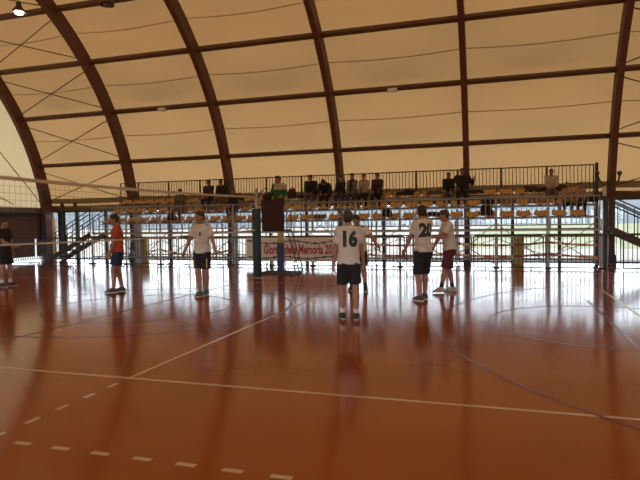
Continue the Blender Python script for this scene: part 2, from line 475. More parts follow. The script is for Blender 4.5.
    # socks and shoes
    for (a, d), kn in zip(feet, (kL, kR)):
        if socks:
            k = Field(.006); up_ = (kn - a) / np.linalg.norm(kn - a)
            k.cone(a + np.array([0, 0, -.02]), .043, a + up_ * .15, .049, .02, (a + up_ * .12, up_)); put('sock', k.mesh(), socks)
        if shoes:
            k = Field(.006); z = np.array([0, 0, 1.0]); q = np.cross(d, z)
            k.cone(a - d * .045 - z * .042, .042, a + z * .0, .047, .03)
            for sx in (-1, 1):
                k.cone(a - d * .04 + q * sx * .012 - z * .045, .034, a + d * .09 + q * sx * .018 - z * .048, .034, .02)
                k.cone(a + d * .08 + q * sx * .018 - z * .05, .033, a + d * .165 + q * sx * .010 - z * .055, .024, .02)
            k.cone(a + z * .0, .045, a + d * .09 - z * .03, .036, .02)
            k.cut(a - z * .068, -z); k.cut(a + z * .035, z)
            so = put('shoe', k.mesh(), shoes[0])
            k = Field(.006)
            k.cone(a - d * .045 - z * .066, .043, a + d * .03 - z * .066, .042, .01).cone(a + d * .03 - z * .066, .042, a + d * .10 - z * .066, .051, .01).cone(a + d * .10 - z * .066, .050, a + d * .165 - z * .066, .036, .01)
            k.cut(a - z * .080, -z); k.cut(a - z * .058, z)
            put('sole', k.mesh(), shoes[1], so)
    # marks on the shirt, laid on its surface
    def decal(nm, vs, fs, m, cx, cz, back, par):
        me = par.data
        bv = BVHTree.FromPolygons([v.co for v in me.vertices], [tuple(p.vertices) for p in me.polygons])
        pts = []
        dirn = Vector(T @ np.array([0, 1 if back else -1, 0])); ok = True
        for x, y in vs:
            o = Vector(ch((-x if back is False else x) + cx, -.6 if back else .6, cz + y)) * s
            hit, n, i, dist = bv.ray_cast(o, dirn)
            if hit is None: hit = o + dirn * .45
            pts.append(hit - dirn * .004)
        b = MB(); b.add(pts, fs); return b.build(nm, m, par)
    if number:
        vs, fs = text_mesh(number, .33, .020, 0, 0.82, 3)
        decal('number', vs, fs, mat('print black', (.012, .012, .014), .5), 0, .16, True, tops)
    if crest:
        n = 10; vs = [(.028 * math.cos(2 * PI * i / n), .038 * math.sin(2 * PI * i / n) - (.006 if i > n / 2 else 0)) for i in range(n)]
        decal('crest', vs, [tuple(range(n))], mat('print navy', (.02, .025, .05), .5), -.02, .17, False, tops)
    if stripes:
        for sx in (-1, 1):
            me = tops.data
            bv = BVHTree.FromPolygons([v.co for v in me.vertices], [tuple(p.vertices) for p in me.polygons])
            top_d = Vector(T @ np.array([0, 0, -1.0])); P2 = []
            for i in range(9):
                row = []
                for j in range(2):
                    o = Vector(ch(sx * (.075 + .014 * i), .035 + .028 * (j - .5), .8)) * s
                    hit, n_, _, _ = bv.ray_cast(o, top_d)
                    row.append((hit if hit else o + top_d * .4) - top_d * .004)
                P2.append(row)
            if sx > 0: P2 = [r[::-1] for r in P2]
            b = MB(); b.grid(P2); b.build('shoulder_stripe', mat('print black', (.012, .012, .014), .5), tops)
    return root
# ------------------------------------------------------------------ camera
CAM = np.array([3.7643, -5.1002, 1.6513]); FPX = 565.15; YAW, PITCH, ROLL = .305, -.0337, -.0149
def cam_axes():
    cy, sy, cp, sp = math.cos(YAW), math.sin(YAW), math.cos(PITCH), math.sin(PITCH)
    fwd = np.array([-sy * cp, cy * cp, sp]); r0 = np.array([cy, sy, 0]); u0 = np.cross(r0, fwd)
    cr, sr = math.cos(ROLL), math.sin(ROLL)
    return cr * r0 + sr * u0, -sr * r0 + cr * u0, fwd
R_, U_, F_ = cam_axes()
cd = bpy.data.cameras.new('camera'); cam = bpy.data.objects.new('camera', cd); C.objects.link(cam)
cam.matrix_world = Matrix(((R_[0], U_[0], -F_[0], CAM[0]), (R_[1], U_[1], -F_[1], CAM[1]), (R_[2], U_[2], -F_[2], CAM[2]), (0, 0, 0, 1)))
cd.sensor_width = 36; cd.lens = FPX * 36 / 640; cd.clip_end = 600
bpy.context.scene.camera = cam
def gnd(x, y):
    """where a point of the photo stands on the floor"""
    d = (x - 320) / FPX * R_ + (240 - y) / FPX * U_ + F_; t = -CAM[2] / d[2]; q = CAM + t * d
    return (float(q[0]), float(q[1]), 0.0)
def atv(x, y, v):
    d = (x - 320) / FPX * R_ + (240 - y) / FPX * U_ + F_; t = (v - CAM[1]) / d[1]; q = CAM + t * d
    return tuple(float(k) for k in q)
def head(x, rel): return YAW - math.atan((x - 320) / FPX) + rel

# ------------------------------------------------------------------ materials of the hall
WOOD = mat('glulam timber', (0.115, 0.040, 0.022), .6, noise=.25, nscale=5)
PURL = mat('purlin timber', (0.10, 0.042, 0.018), .6, noise=.2, nscale=5)
STEEL = mat('galvanised steel', (0.40, 0.40, 0.41), .45, .3, noise=.15, nscale=12)
DKST = mat('dark painted steel', (0.045, 0.047, 0.052), .5, .3)
RAILM = mat('grey railing paint', (0.09, 0.085, 0.08), .5, .2, noise=.1)
FRAME = mat('window frame paint', (0.05, 0.052, 0.06), .5)
SEATM = mat('orange plastic', (0.54, 0.29, 0.075), .45, noise=.1)
DECKM = mat('grey deck boards', (0.15, 0.13, 0.115), .8, noise=.2)
CABLE = mat('cable dark', (0.06, 0.045, 0.03), .5, .3)
GLASS = glass_mat('clear glazing')
MEMB = fabric_mat('cream hall fabric', (0.35, 0.185, 0.070), (0.40, 0.25, 0.11), .3, .7, .020)
GABF = fabric_mat('pale end wall fabric', (0.40, 0.31, 0.18), (0.45, 0.36, 0.24), .3, .7, .025)
SEAM = fabric_mat('fabric overlap seam', (0.24, 0.120, 0.045), (0.3, 0.18, 0.09), .3, .7)
SKIRT = fabric_mat('grey fabric band', (0.24, 0.20, 0.14), (0.3, 0.27, 0.22), .3, .7)

# ------------------------------------------------------------------ floor with its court lines
def floor_mat():
    m = bpy.data.materials.new('orange sports floor'); m.use_nodes = True
    nt = m.node_tree; b = nt.nodes['Principled BSDF']; L = nt.links.new
    tc = nt.nodes.new('ShaderNodeTexCoord')
    n1 = nt.nodes.new('ShaderNodeTexNoise'); n1.inputs['Scale'].default_value = .45; n1.inputs['Detail'].default_value = 6
    n2 = nt.nodes.new('ShaderNodeTexNoise'); n2.inputs['Scale'].default_value = 5.0; n2.inputs['Detail'].default_value = 6
    L(tc.outputs['Object'], n1.inputs['Vector']); L(tc.outputs['Object'], n2.inputs['Vector'])
    cr = nt.nodes.new('ShaderNodeValToRGB')
    cr.color_ramp.elements[0].position = .3; cr.color_ramp.elements[0].color = (.235, .060, .0075, 1)
    cr.color_ramp.elements[1].position = .7; cr.color_ramp.elements[1].color = (.275, .073, .0095, 1)
    L(n1.outputs['Fac'], cr.inputs['Fac']); L(cr.outputs['Color'], b.inputs['Base Color'])
    mr = nt.nodes.new('ShaderNodeMapRange'); mr.inputs['To Min'].default_value = .09; mr.inputs['To Max'].default_value = .16
    L(n2.outputs['Fac'], mr.inputs['Value']); L(mr.outputs['Result'], b.inputs['Roughness'])
    b.inputs['Specular IOR Level'].default_value = .37
    n3 = nt.nodes.new('ShaderNodeTexNoise'); n3.inputs['Scale'].default_value = 2.2; n3.inputs['Detail'].default_value = 3
    L(tc.outputs['Object'], n3.inputs['Vector'])
    bp = nt.nodes.new('ShaderNodeBump'); bp.inputs['Strength'].default_value = .035; bp.inputs['Distance'].default_value = .01
    L(n3.outputs['Fac'], bp.inputs['Height']); L(bp.outputs['Normal'], b.inputs['Normal'])
    return m
FLOORM = floor_mat()
U_A, S_A = -16.94, 4.9
b = MB(); b.box(-17.4, 12.9, -7.2, 17.4, -.12, 0)
floor = b.build('floor', FLOORM); tag(floor, kind='structure')
def line_obj(name, polys, m, z=.0018):
    b = MB()
    for pl in polys:
        n = len(pl); b.add([(x, y, z) for x, y in pl], [tuple(range(n))])
    o = b.build(name, m, floor); return o
def seg(a, c, w):
    a = Vector(a); c = Vector(c); d = (c - a).normalized(); n = Vector((-d.y, d.x)) * w / 2
    return [tuple(a - n), tuple(c - n), tuple(c + n), tuple(a + n)]
def arcp(cx, cy, r, a0, a1, w, n=64):
    out = []
    for i in range(n):
        t0, t1 = a0 + (a1 - a0) * i / n, a0 + (a1 - a0) * (i + 1) / n
        out.append([(cx + q * math.cos(t), cy + q * math.sin(t)) for q, t in ((r - w / 2, t0), (r + w / 2, t0), (r + w / 2, t1), (r - w / 2, t1))])
    return out
LW = mat('white line paint', (.50, .39, .27), .25, noise=.12, nscale=3); LK = mat('dark blue line paint', (.055, .035, .04), .25)
LR = mat('red line paint', (.115, .012, .014), .25, noise=.1)
line_obj('volleyball_sideline', [seg((-12, 0), (6.03, 0), .05)], LW)
line_obj('volleyball_far_sideline', [seg((-12, 9), (6.03, 9), .05)], LW)
line_obj('volleyball_end_line', [seg((6, 0.025), (6, 8.975), .05)], LW)
line_obj('attack_line', [seg((0, .025), (0, 8.975), .05)], LW)
line_obj('attack_line_dashes', [seg((0, -.2 - .35 * k), (0, -.35 - .35 * k), .05) for k in range(5)], LW)
line_obj('coach_line_dashes', [seg((.25 + .35 * k, -1.75), (.40 + .35 * k, -1.75), .05) for k in range(-1, 7)], LW)
line_obj('centre_circle', arcp(-3, 4.5, 2.97, 0, 2 * PI, .05, 96), LK, .0024)
line_obj('centre_line', [seg((-3, -3), (-3, 12), .05)], LK, .003)
line_obj('small_centre_circle', arcp(-3, 4.5, 1.8, 0, 2 * PI, .05, 72), LR, .0021)
line_obj('three_point_line', arcp(9.35, 4.45, 6.53, PI * .5, PI * 1.5, .05, 96) + [seg((9.35, 10.98), (11, 10.98), .05), seg((9.35, -2.08), (11, -2.08), .05)], LR, .0026)
line_obj('free_throw_circle', arcp(5.45, 4.5, 1.83, 0, 2 * PI, .05, 72), LR, .0028)
line_obj('free_throw_line', [seg((5.45, 1.9), (5.45, 7.1), .05)], LR, .0032)

# ------------------------------------------------------------------ the vault
VC, ZC, VA, VB = 5.07, 1.01, 11.98, 10.82
def ell_pt(t, off=0.0):
    v, z = VC + VA * math.cos(t), ZC + VB * math.sin(t)
    n = Vector((math.cos(t) / VA, math.sin(t) / VB)).normalized()
    return v + n.x * off, z + n.y * off
T_FOOT = -math.asin(ZC / VB)
arches = []
NTH = ['first', 'second', 'third', 'fourth', 'fifth', 'sixth', 'seventh']
def arch_label(i):
    return f'curved brown laminated timber roof arch, {NTH[i]} from the left end wall'
AU = [U_A + S_A * i for i in range(7)]
NA = 72
am = MB(); rows = []
for k in range(NA + 1):
    t = T_FOOT + (PI - 2 * T_FOOT) * k / NA
    dep = .27
    i0, o0 = ell_pt(t, -dep), ell_pt(t, dep)
    rows.append([(-.10, *i0), (.10, *i0), (.10, *o0), (-.10, *o0)])
vs = [q for r in rows for q in r]; fs = []
for k in range(NA):
    for j in range(4):
        j2 = (j + 1) % 4; fs.append((k * 4 + j, k * 4 + j2, (k + 1) * 4 + j2, (k + 1) * 4 + j))
fs += [(3, 2, 1, 0), tuple(NA * 4 + j for j in range(4))]
am.add(vs, fs)
for i, u in enumerate(AU[:6]):
    r = empty('roof_arch', (u, 0, 0)); tag(r, arch_label(i), 'roof arch', 'timber roof arches')
    if i == 0:
        beam = am.build('arch_beam', WOOD, r)
        sh = MB(); sh.box(-.13, .13, 16.68, 17.32, 0.0, .32); shoe = sh.build('foot_plate', DKST, r, bevel=.01)
    else:
        for src in (beam, shoe): c = src.copy(); C.objects.link(c); c.parent = r
# fabric skin: sags outwards between the arches
T0 = .118
def skin_pt(u, t, extra=0.0):
    fr = ((u - U_A) / S_A) % 1.0
    tk = [.318, .520, .718, .92, 1.12, 1.345, PI / 2]; tk = [.05] + tk + [PI - q for q in tk[-2::-1]] + [PI - .05]
    j = max(0, min(len(tk) - 2, sum(1 for q in tk if q <= t) - 1)); g_ = math.sin(PI * min(1, max(0, (t - tk[j]) / (tk[j + 1] - tk[j]))))
    off = .30 - .24 * math.sin(PI * fr) * g_ if U_A <= u <= AU[-1] else .30
    v, z = ell_pt(t, off + extra); return (u, v, z)
us = [-17.25] + [U_A + S_A * k / 10 for k in range(0, 61)] + [12.75]
ts = [T0 + (PI - 2 * T0) * k / 180 for k in range(181)]
sk = MB(); sk.grid([[skin_pt(u, t) for t in ts] for u in us])
ceiling = sk.build('ceiling', MEMB, smooth=True); tag(ceiling, kind='structure')
for t in (.42, .62, .82, 1.02, 1.22):
    s_ = MB(); s_.grid([[skin_pt(u, t - .0012, -.012), skin_pt(u, t + .0012, -.012)] for u in us[1:-1]])
    s_.build('seam', SEAM, ceiling)
s_ = MB(); s_.grid([[skin_pt(u, t, -.02) for t in (.150, .158, .166, .172)] for u in us]); s_.build('lower_band', SKIRT, ceiling)
# purlins, bay by bay
TP = [.318, .520, .718, .92, 1.12]
ROWN = ['lowest', 'second lowest', 'middle', 'fourth', 'top']
for k, t in enumerate(TP):
    v, z = ell_pt(t, .12); n = Vector((0, math.cos(t) / VA, math.sin(t) / VB)).normalized()
    for i in range(6):
        b = MB(); b.bar((AU[i] + .10, v, z), (AU[i + 1] - .10, v, z), .13, .24, up=n)
        o = b.build('roof_purlin', PURL)
        lab = f'brown timber roof purlin in the {ROWN[k]} row, between the {NTH[i]} and {NTH[i+1]} arches' if i < 5 else f'brown timber roof purlin in the {ROWN[k]} row, right of the sixth arch'
        tag(o, lab, 'purlin', 'roof purlins')
# crossed bracing rods in the first bay and in the bay right of the sixth arch
TB = [.140] + TP
for bay, lo in ((0, 'between the first and second arches'), (5, 'right of the sixth arch')):
    for k in range(len(TB) - 1):
        r = empty('cross_brace', (AU[bay], 0, 0))
        tag(r, f'crossed steel bracing rods {lo}, {["bottom", "second", "third", "fourth", "fifth"][k]} panel up', 'bracing', 'crossed bracing rods')
        for a, c in ((TB[k] + .02, TB[k + 1] - .02), (TB[k + 1] - .02, TB[k] + .02)):
            p0, p1 = ell_pt(a, -.02), ell_pt(c, -.02)
            bb = MB(); bb.tube([(.09, *p0), (S_A - .09, *p1)], .020, 6); bb.build('rod', CABLE, r)
# end walls
def gable(name, u, sgn):
    wl = empty(name, (u, 0, 0)); tag(wl, kind='structure')
    tt = [T0 + (PI - 2 * T0) * k / 60 for k in range(61)]
    g = MB(); top = [(0, *ell_pt(t, .30)) for t in tt]
    g.grid([top, [(0, q[1], 2.45) for q in top]]); g.build('fabric_panel', GABF, wl)
    g = MB(); g.box(-.06, .06, -7.1, 17.3, 2.24, 2.47); g.build('wall_beam', mat('grey wall beam', (.19, .165, .13), .7), wl)
    g = MB(); g.box(-.07, .07, -7.1, 17.3, 2.06, 2.24); g.build('dark_rail', mat('black wall rail', (.015, .013, .012), .7), wl)
    g = MB(); g.box(-.05, .05, -7.1, 16.34, .17, 2.06); g.box(-.05, .05, 16.34, 17.3, 1.03, 2.06); g.box(-.05, .05, 16.56, 17.3, .17, 1.03)
    g.build('wall_panel', mat('dark brown wall panel', (.095, .036, .022), .8, noise=.2, nscale=2), wl)
    g = MB(); g.box(-.012, .012, -7.1, 17.3, 0.0, .17); g.box(-.012, .012, 16.34, 16.56, .17, 1.03); g.build('low_glazing', GLASS, wl)
    for (va, za), (vb, zb) in (((16.9, 2.6), (13.2, 6.2)), ((13.2, 6.2), (8.5, 8.6)), ((15.2, 2.6), (11.0, 4.4))):
        g = MB(); g.tube([(sgn * .06, va, za), (sgn * .06, vb, zb)], .020, 6); g.build('stay_cable', CABLE, wl)
gable('wall_left', -17.2, 1); gable('wall_right', 12.72, -1)
# long sides: beam, glazing
VW = 17.36
def side(name, v, sgn, first):
    bm_ = MB(); bm_.box(-17.2, 12.7, min(v, v - sgn * .16), max(v, v - sgn * .16), 2.30, 2.56)
    o = bm_.build('trim_%d' % (1 if sgn > 0 else 2), mat('wall beam timber', (.12, .05, .03), .6, noise=.2)); tag(o, kind='structure')
    for i in range(6):
        w = empty('window_%d' % (first + i), (AU[i], v, 0)); tag(w, kind='structure')
        f = MB(); x0, x1 = (.0 if i else -.2), S_A
        f.box(x0, x1, -.05, .05, 0.0, .035); f.box(x0, x1, -.04, .04, 2.24, 2.30); f.box(x0, x1, -.03, .03, 1.0, 1.05)
        for q in (0, 1, 2): f.box(x0 + q * S_A / 3 - .06, x0 + q * S_A / 3 + .06, -.06, .06, .035, 2.24)
        if i == 5: f.box(S_A - .06, S_A + .06, -.06, .06, .035, 2.24)
        f.build('frame', FRAME, w)
        for q in range(3):
            g = MB(); g.box(x0 + q * S_A / 3 + .06, x0 + (q + 1) * S_A / 3 - .06, -.006, .006, .035, 2.24); g.build('pane', GLASS, w)
side('wall_far', VW, 1, 1); side('wall_near', -7.16, -1, 7)

# ------------------------------------------------------------------ outside
b = MB(); b.box(-150, 150, -120, 160, -.30, -.13)
tag(b.build('pavement', mat('pale concrete', (.80, .80, .79), .8, noise=.1, nscale=.6)), kind='structure')
b = MB(); b.box(1.5, 150, 30, 158, -.128, -.10)
tag(b.build('lawn', mat('grass lawn', (.56, .64, .44), .9, noise=.2, nscale=1.2)), kind='structure')
hl = MB(); P_ = []
for i in range(61):
    u = -240 + 8 * i; hh = 7.4 + .6 * math.sin(u * .021) + .5 * math.sin(u * .07 + 1)
    P_.append([(u, 150, -1), (u, 165, hh * .7), (u, 190, hh), (u, 240, -1)])
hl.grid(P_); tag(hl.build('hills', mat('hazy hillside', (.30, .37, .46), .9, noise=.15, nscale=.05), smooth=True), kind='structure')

# ------------------------------------------------------------------ net, post, referee stand
net = empty('volleyball_net', (-3, 0, 0)); tag(net, 'black volleyball net with pale top tape stretched across the court', 'net')
def nz(v): return 2.345 + .065 * ((v - 4.6) / 5.6) ** 2
VN0, VN1 = -1.1, 10.1
vv = [VN0 + (VN1 - VN0) * k / 40 for k in range(41)]
g = MB(); g.grid([[(-.006, v, nz(v)), (-.006, v, nz(v) - .055), (.006, v, nz(v) - .055), (.006, v, nz(v)), (-.006, v, nz(v))] for v in vv])
g.build('top_tape', mat('net tape canvas', (.55, .50, .43), .8), net)
g = MB(); g.grid([[(-.005, v, nz(v) - .98), (-.005, v, nz(v) - 1.005), (.005, v, nz(v) - 1.005), (.005, v, nz(v) - .98), (-.005, v, nz(v) - .98)] for v in vv])
g.build('bottom_tape', mat('net tape canvas', (.55, .50, .43), .8), net)
g = MB()
for k in range(1, 10):
    g.tube([(0, v, nz(v) - .04 - .1 * k) for v in vv[1:-1:2]], .0022, 4, False)
v = 0.0
while v < 9.7:
    g.tube([(0, v, nz(v) - .05), (0, v, nz(v) - 1.0)], .0022, 4, False); v += .1
g.build('netting', mat('net cord black', (.055, .05, .045), .8), net)
NP = (-3.0, 10.2)
post = empty('net_post', (NP[0], NP[1], 0)); tag(post, 'steel net post wrapped in dark green padding', 'net post')
g = MB(); g.lathe([(.05, 0), (.05, 2.62), (.03, 2.64)], n=16); g.build('pole', STEEL, post)
g = MB(); g.lathe([(.118, .03), (.128, .06), (.128, 2.0), (.118, 2.04)], n=20); g.build('padding', mat('dark green vinyl pad', (.004, .032, .027), .5), post, True)
g = MB(); g.tube([(0, -.05, 2.40), (.0, -.10, 2.44)], .018, 8); g.tube([(.05, 0, 2.45), (.16, 0, 2.52), (.26, .02, 2.62), (.36, .02, 2.60)], .014, 8); g.tube([(-.05, 0, 2.42), (-.18, 0, 2.38)], .012, 8)
g.build('winch', DKST, post)
post2 = empty('net_post', (-3.0, -1.2, 0)); tag(post2, 'steel net post on the near side of the court', 'net post')
for c in post.children: d = c.copy(); C.objects.link(d); d.parent = post2

rs = empty('referee_stand', (-2.98, 11.55, 0)); tag(rs, 'maroon padded referee stand on a blue and yellow column', 'referee stand')
g = MB(); g.box(-.45, .75, -.05, .05, 0, .07); g.box(-.45, -.35, -.4, .5, 0, .06); g.box(.62, .74, -.4, .5, 0, .06); g.box(-.40, .70, .35, .45, 0, .06); g.build('base', DKST, rs, bevel=.01)
g = MB(); g.box(.10, .30, -.10, .10, .07, .98); g.build('lower_padding', mat('dark blue vinyl pad', (.020, .030, .13), .5), rs, bevel=.03)
g = MB(); g.box(.115, .285, -.085, .085, .98, 1.40); g.build('upper_column', mat('yellow paint', (.42, .36, .09), .5), rs, bevel=.02)
g = MB(); g.box(-.36, .36, -.10, .62, 1.34, 1.40); g.build('platform', DKST, rs, bevel=.01)
g = MB(); g.box(-.38, .38, -.16, -.10, 1.36, 2.36); g.build('front_guard', mat('maroon vinyl pad', (.040, .009, .009), .75, noise=.1), rs, bevel=.025)
for sx in (-1,):
    g = MB(); g.box(sx * .38 - .025, sx * .38 + .025, -.10, .55, 1.42, 2.33); g.build('side_guard', MATS['maroon vinyl pad'], rs, bevel=.02)
for dv in (.05, .42):
    g = MB(); g.tube([(.40, dv, 1.95), (.40, dv, 1.40), (.80, dv, .03)], .018, 8); g.build('ladder_rail', DKST, rs)
for k in range(5):
    f_ = (k + .6) / 5.2; g = MB(); g.tube([(.40 + .4 * f_, .05, 1.40 - 1.37 * f_), (.40 + .4 * f_, .42, 1.40 - 1.37 * f_)], .014, 8); g.build('rung', DKST, rs)
# ------------------------------------------------------------------ grandstand
UL, UR = -12.35, 6.9
FJ = [5.31 - 1.6 * k for k in range(12)]            # front joints
FJ = sorted([u for u in FJ if u > UL + .3]) ; FJ = [UL] + FJ + [6.85]
RJ = [-12.94 + 1.53 * k for k in range(14)]
RJ[0] = UL
gs = empty('grandstand', (0, 0, 0)); tag(gs, 'three row steel grandstand on open scaffolding along the glazed side', 'grandstand')
VF, ROWV, DZ, SZ = 14.5, [14.95, 15.55, 16.12], [1.30, 1.70, 2.10], [1.72, 2.12, 2.52]
EDG = [14.5, 15.16, 15.76, 16.36]
for r in range(3):
    g = MB(); g.box(UL, UR, EDG[r], EDG[r + 1], DZ[r] - .03, DZ[r]); g.build('deck', DECKM, gs)
    g = MB(); g.box(UL, UR, EDG[r] - .03, EDG[r] + .03, DZ[r] - .08, DZ[r] - .032); g.build('front_beam', STEEL, gs)
    g = MB(); g.box(UL, UR, ROWV[r] - .03, ROWV[r] + .03, SZ[r] - .10, SZ[r] - .065); g.build('seat_rail', STEEL, gs)
    for k, u in enumerate(RJ):
        g = MB(); g.box(u - .02, u + .02, ROWV[r] - .02, ROWV[r] + .02, DZ[r], SZ[r] - .12); g.build('seat_support', STEEL, gs)
for k, u in enumerate(FJ):
    g = MB(); g.tube([(u, VF, 0.03), (u, VF, 1.15)], .045, 10); g.build('front_leg', STEEL, gs)
    g = MB(); g.box(u - .09, u + .09, VF - .09, VF + .09, 0, .03); g.build('foot', DKST, gs)
for k, u in enumerate(RJ):
    g = MB(); g.tube([(u, 16.33, .03), (u, 16.33, 2.0)], .032, 10); g.build('rear_leg', STEEL, gs)
    g = MB(); g.tube([(u, 15.46, .03), (u, 15.46, 1.6)], .026, 10); g.build('middle_leg', STEEL, gs)
for k in range(len(FJ) - 1):
    a, c = FJ[k], FJ[k + 1]
    if k % 2: a, c = c, a
    g = MB(); g.tube([(a, VF + .06, .10), (c, VF + .06, 1.12)], .018, 6); g.build('diagonal_brace', STEEL, gs)
    g = MB(); g.tube([(c, 15.46, .12), (a, 15.46, 1.5)], .018, 6); g.build('diagonal_brace', STEEL, gs)
    g = MB(); g.tube([(a, VF + .06, .98), (c, VF + .06, .40)], .014, 6); g.build('diagonal_brace', STEEL, gs)
for v_, z_ in ((VF, .32), (15.46, .22), (16.33, .3)):
    g = MB(); g.tube([(UL, v_, z_), (UR, v_, z_)], .022, 8); g.build('ledger', STEEL, gs)
g = MB(); g.tube([(UL, VF, 1.04), (UR, VF, 1.04)], .022, 8); g.build('ledger', STEEL, gs)
# railing panels bolted round it
def panel(L, z0, z1, nbar, name, m, r=.012, fr=.022):
    root = empty(name)
    f = MB()
    f.tube([(0.02, 0, z0), (0.02, 0, z1), (L - .02, 0, z1), (L - .02, 0, z0)], fr, 8); f.tube([(0.02, 0, z0 + .12), (L - .02, 0, z0 + .12)], fr * .8, 8)
    f.build('frame', m, root)
    bb = MB()
    for k in range(1, nbar + 1):
        x = .02 + (L - .04) * k / (nbar + 1); bb.tube([(x, 0, z0 + .12), (x, 0, z1)], r, 6, False)
    bb.build('bars', m, root); return root
protoR = None
for k in range(len(RJ) - 1):
    u, L = RJ[k], RJ[k + 1] - RJ[k]
    if abs(L - 1.53) > .01: o = panel(L, 2.12, 3.46, 4, 'railing_panel', RAILM, .013, .030)
    elif protoR is None: o = protoR = panel(1.53, 2.12, 3.46, 11, 'railing_panel', RAILM, .013, .030)
    else: o = copy_tree(protoR)
    o.location = (u, 16.44, 0)
    tag(o, f'tall barred railing panel behind the top seats, {ORD[k]} from the left', 'railing', 'rear railing panels')
protoF = None
for k in range(len(FJ) - 1):
    u, L = FJ[k], FJ[k + 1] - FJ[k]
    if abs(L - 1.6) > .01: o = panel(L, 1.30, 2.32, 8, 'railing_panel', STEEL, .012, .026)
    elif protoF is None: o = protoF = panel(1.6, 1.30, 2.32, 9, 'railing_panel', STEEL, .012, .026)
    else: o = copy_tree(protoF)
    o.location = (u, VF + .02, 0)
    tag(o, f'steel railing panel on the front edge of the grandstand, {ORD[k]} from the left', 'railing', 'front railing panels')
# end posts
g = MB(); g.box(-.05, .05, -.05, .05, 0, 3.52); o = g.build('tall_post', DKST); o.location = (7.02, 16.40, 0); tag(o, 'tall grey steel post at the upper right corner of the grandstand', 'post')
g = MB(); g.box(-.06, .06, -.06, .06, 0, 2.62); o = g.build('tall_post', DKST); o.location = (6.98, 14.52, 0); tag(o, 'grey steel post at the lower right front corner of the grandstand', 'post')
g = MB(); g.box(-.055, .055, -.04, .04, -.15, .15); o = g.build('junction_box', mat('cream plastic', (.62, .56, .45), .5), bevel=.01); o.location = (6.94, 14.42, 2.45); tag(o, 'small cream box on the front corner post of the grandstand', 'box')
# stairs at both ends
def stairs(u_top, sgn, lab):
    st = empty('stairs', (u_top, 0, 0)); tag(st, lab, 'stairs')
    n = 6; run = 2.35; v0, v1 = 14.55, 15.5
    for v_ in (v0, v1):
        g = MB(); g.bar((0, v_, 1.22), (sgn * run, v_, .06), .05, .2); g.build('stringer', mat('brown stair steel', (.075, .045, .035), .6), st)
        hr = MB()
        for dz in (.95, .78): hr.tube([(0, v_, 1.30 + dz), (sgn * run, v_, .08 + dz)], .022, 8)
        for k in range(9):
            x = sgn * run * k / 8; z = 1.28 - 1.2 * k / 8; hr.tube([(x, v_, z), (x, v_, z + .93)], .016 if k % 4 else .024, 6)
        hr.build('handrail', DKST, st)
    for k in range(n):
        x = sgn * run * (k + .5) / n; z = 1.22 - 1.16 * (k + .5) / n
        g = MB(); g.box(x - .14, x + .14, v0 + .03, v1 - .03, z - .02, z + .03); g.build('tread', DECKM, st)
stairs(UL - .14, -1, 'steel stairs with barred handrail at the left end of the grandstand')
stairs(7.22, 1, 'steel stairs with barred handrail at the right end of the grandstand')
# seats
def seat_proto():
    r = empty('stadium_seat'); m = MB(); P_ = []
    prof = [(.21, -.02), (.20, .012), (.12, .0), (0, -.012), (-.10, 0), (-.17, .035), (-.20, .10), (-.212, .17)]   # (forward, up)
    W_ = [.19, .215, .225, .225, .225, .225, .215, .18]
    for (y, z), w in zip(prof, W_):
        P_.append([(w * x, -y, z + .045 * abs(x) ** 3) for x in (-1, -.8, -.4, 0, .4, .8, 1)])
    m.grid(P_)
    o = m.build('shell', SEATM, r, True); md = o.modifiers.new('solid', 'SOLIDIFY'); md.thickness = .022; md.offset = 0
    g = MB(); g.box(-.05, .05, -.08, .08, -.06, -.015); g.build('bracket', DKST, r); return r
sp = None; SEATS = [[], [], []]
RN = ['lowest', 'middle', 'top']
for r in range(3):
    n = int((UR - UL - .5) / .55)
    for k in range(n):
        u = UL + .45 + .55 * k
        SEATS[r].append(u)
        if sp is None: o = sp = seat_proto()
        else: o = copy_tree(sp)
        o.location = (u, ROWV[r], SZ[r])
        tag(o, f'orange plastic stadium seat in the {RN[r]} row of the grandstand', 'seat', f'orange seats of the {RN[r]} row')
# ------------------------------------------------------------------ crowd barriers on the floor
BL = 2.2
bp = empty('crowd_barrier')
f = MB(); z1 = 1.09
f.tube([(.03, 0, .06), (.03, 0, z1 - .06), (.09, 0, z1), (BL - .09, 0, z1), (BL - .03, 0, z1 - .06), (BL - .03, 0, .06), (.03, 0, .06)], .021, 8); f.build('frame', DKST, bp)
f = MB()
for k in range(1, 17): f.tube([(.03 + (BL - .06) * k / 17, 0, .06), (.03 + (BL - .06) * k / 17, 0, z1)], .011, 6, False)
f.build('bars', DKST, bp)
for x in (.4, BL - .4):
    f = MB(); f.tube([(x, -.22, .015), (x, -.19, .035), (x, 0, .045), (x, .19, .035), (x, .22, .015)], .015, 8); f.build('foot', DKST, bp)
n = 12
for k in range(n):
    o = bp if k == 0 else copy_tree(bp)
    o.location = (-16.96 + k * 2.215, 14.18, 0)
    tag(o, f'dark steel crowd barrier on the hall floor, {ORD[k]} from the left', 'barrier', 'crowd barriers along the grandstand')
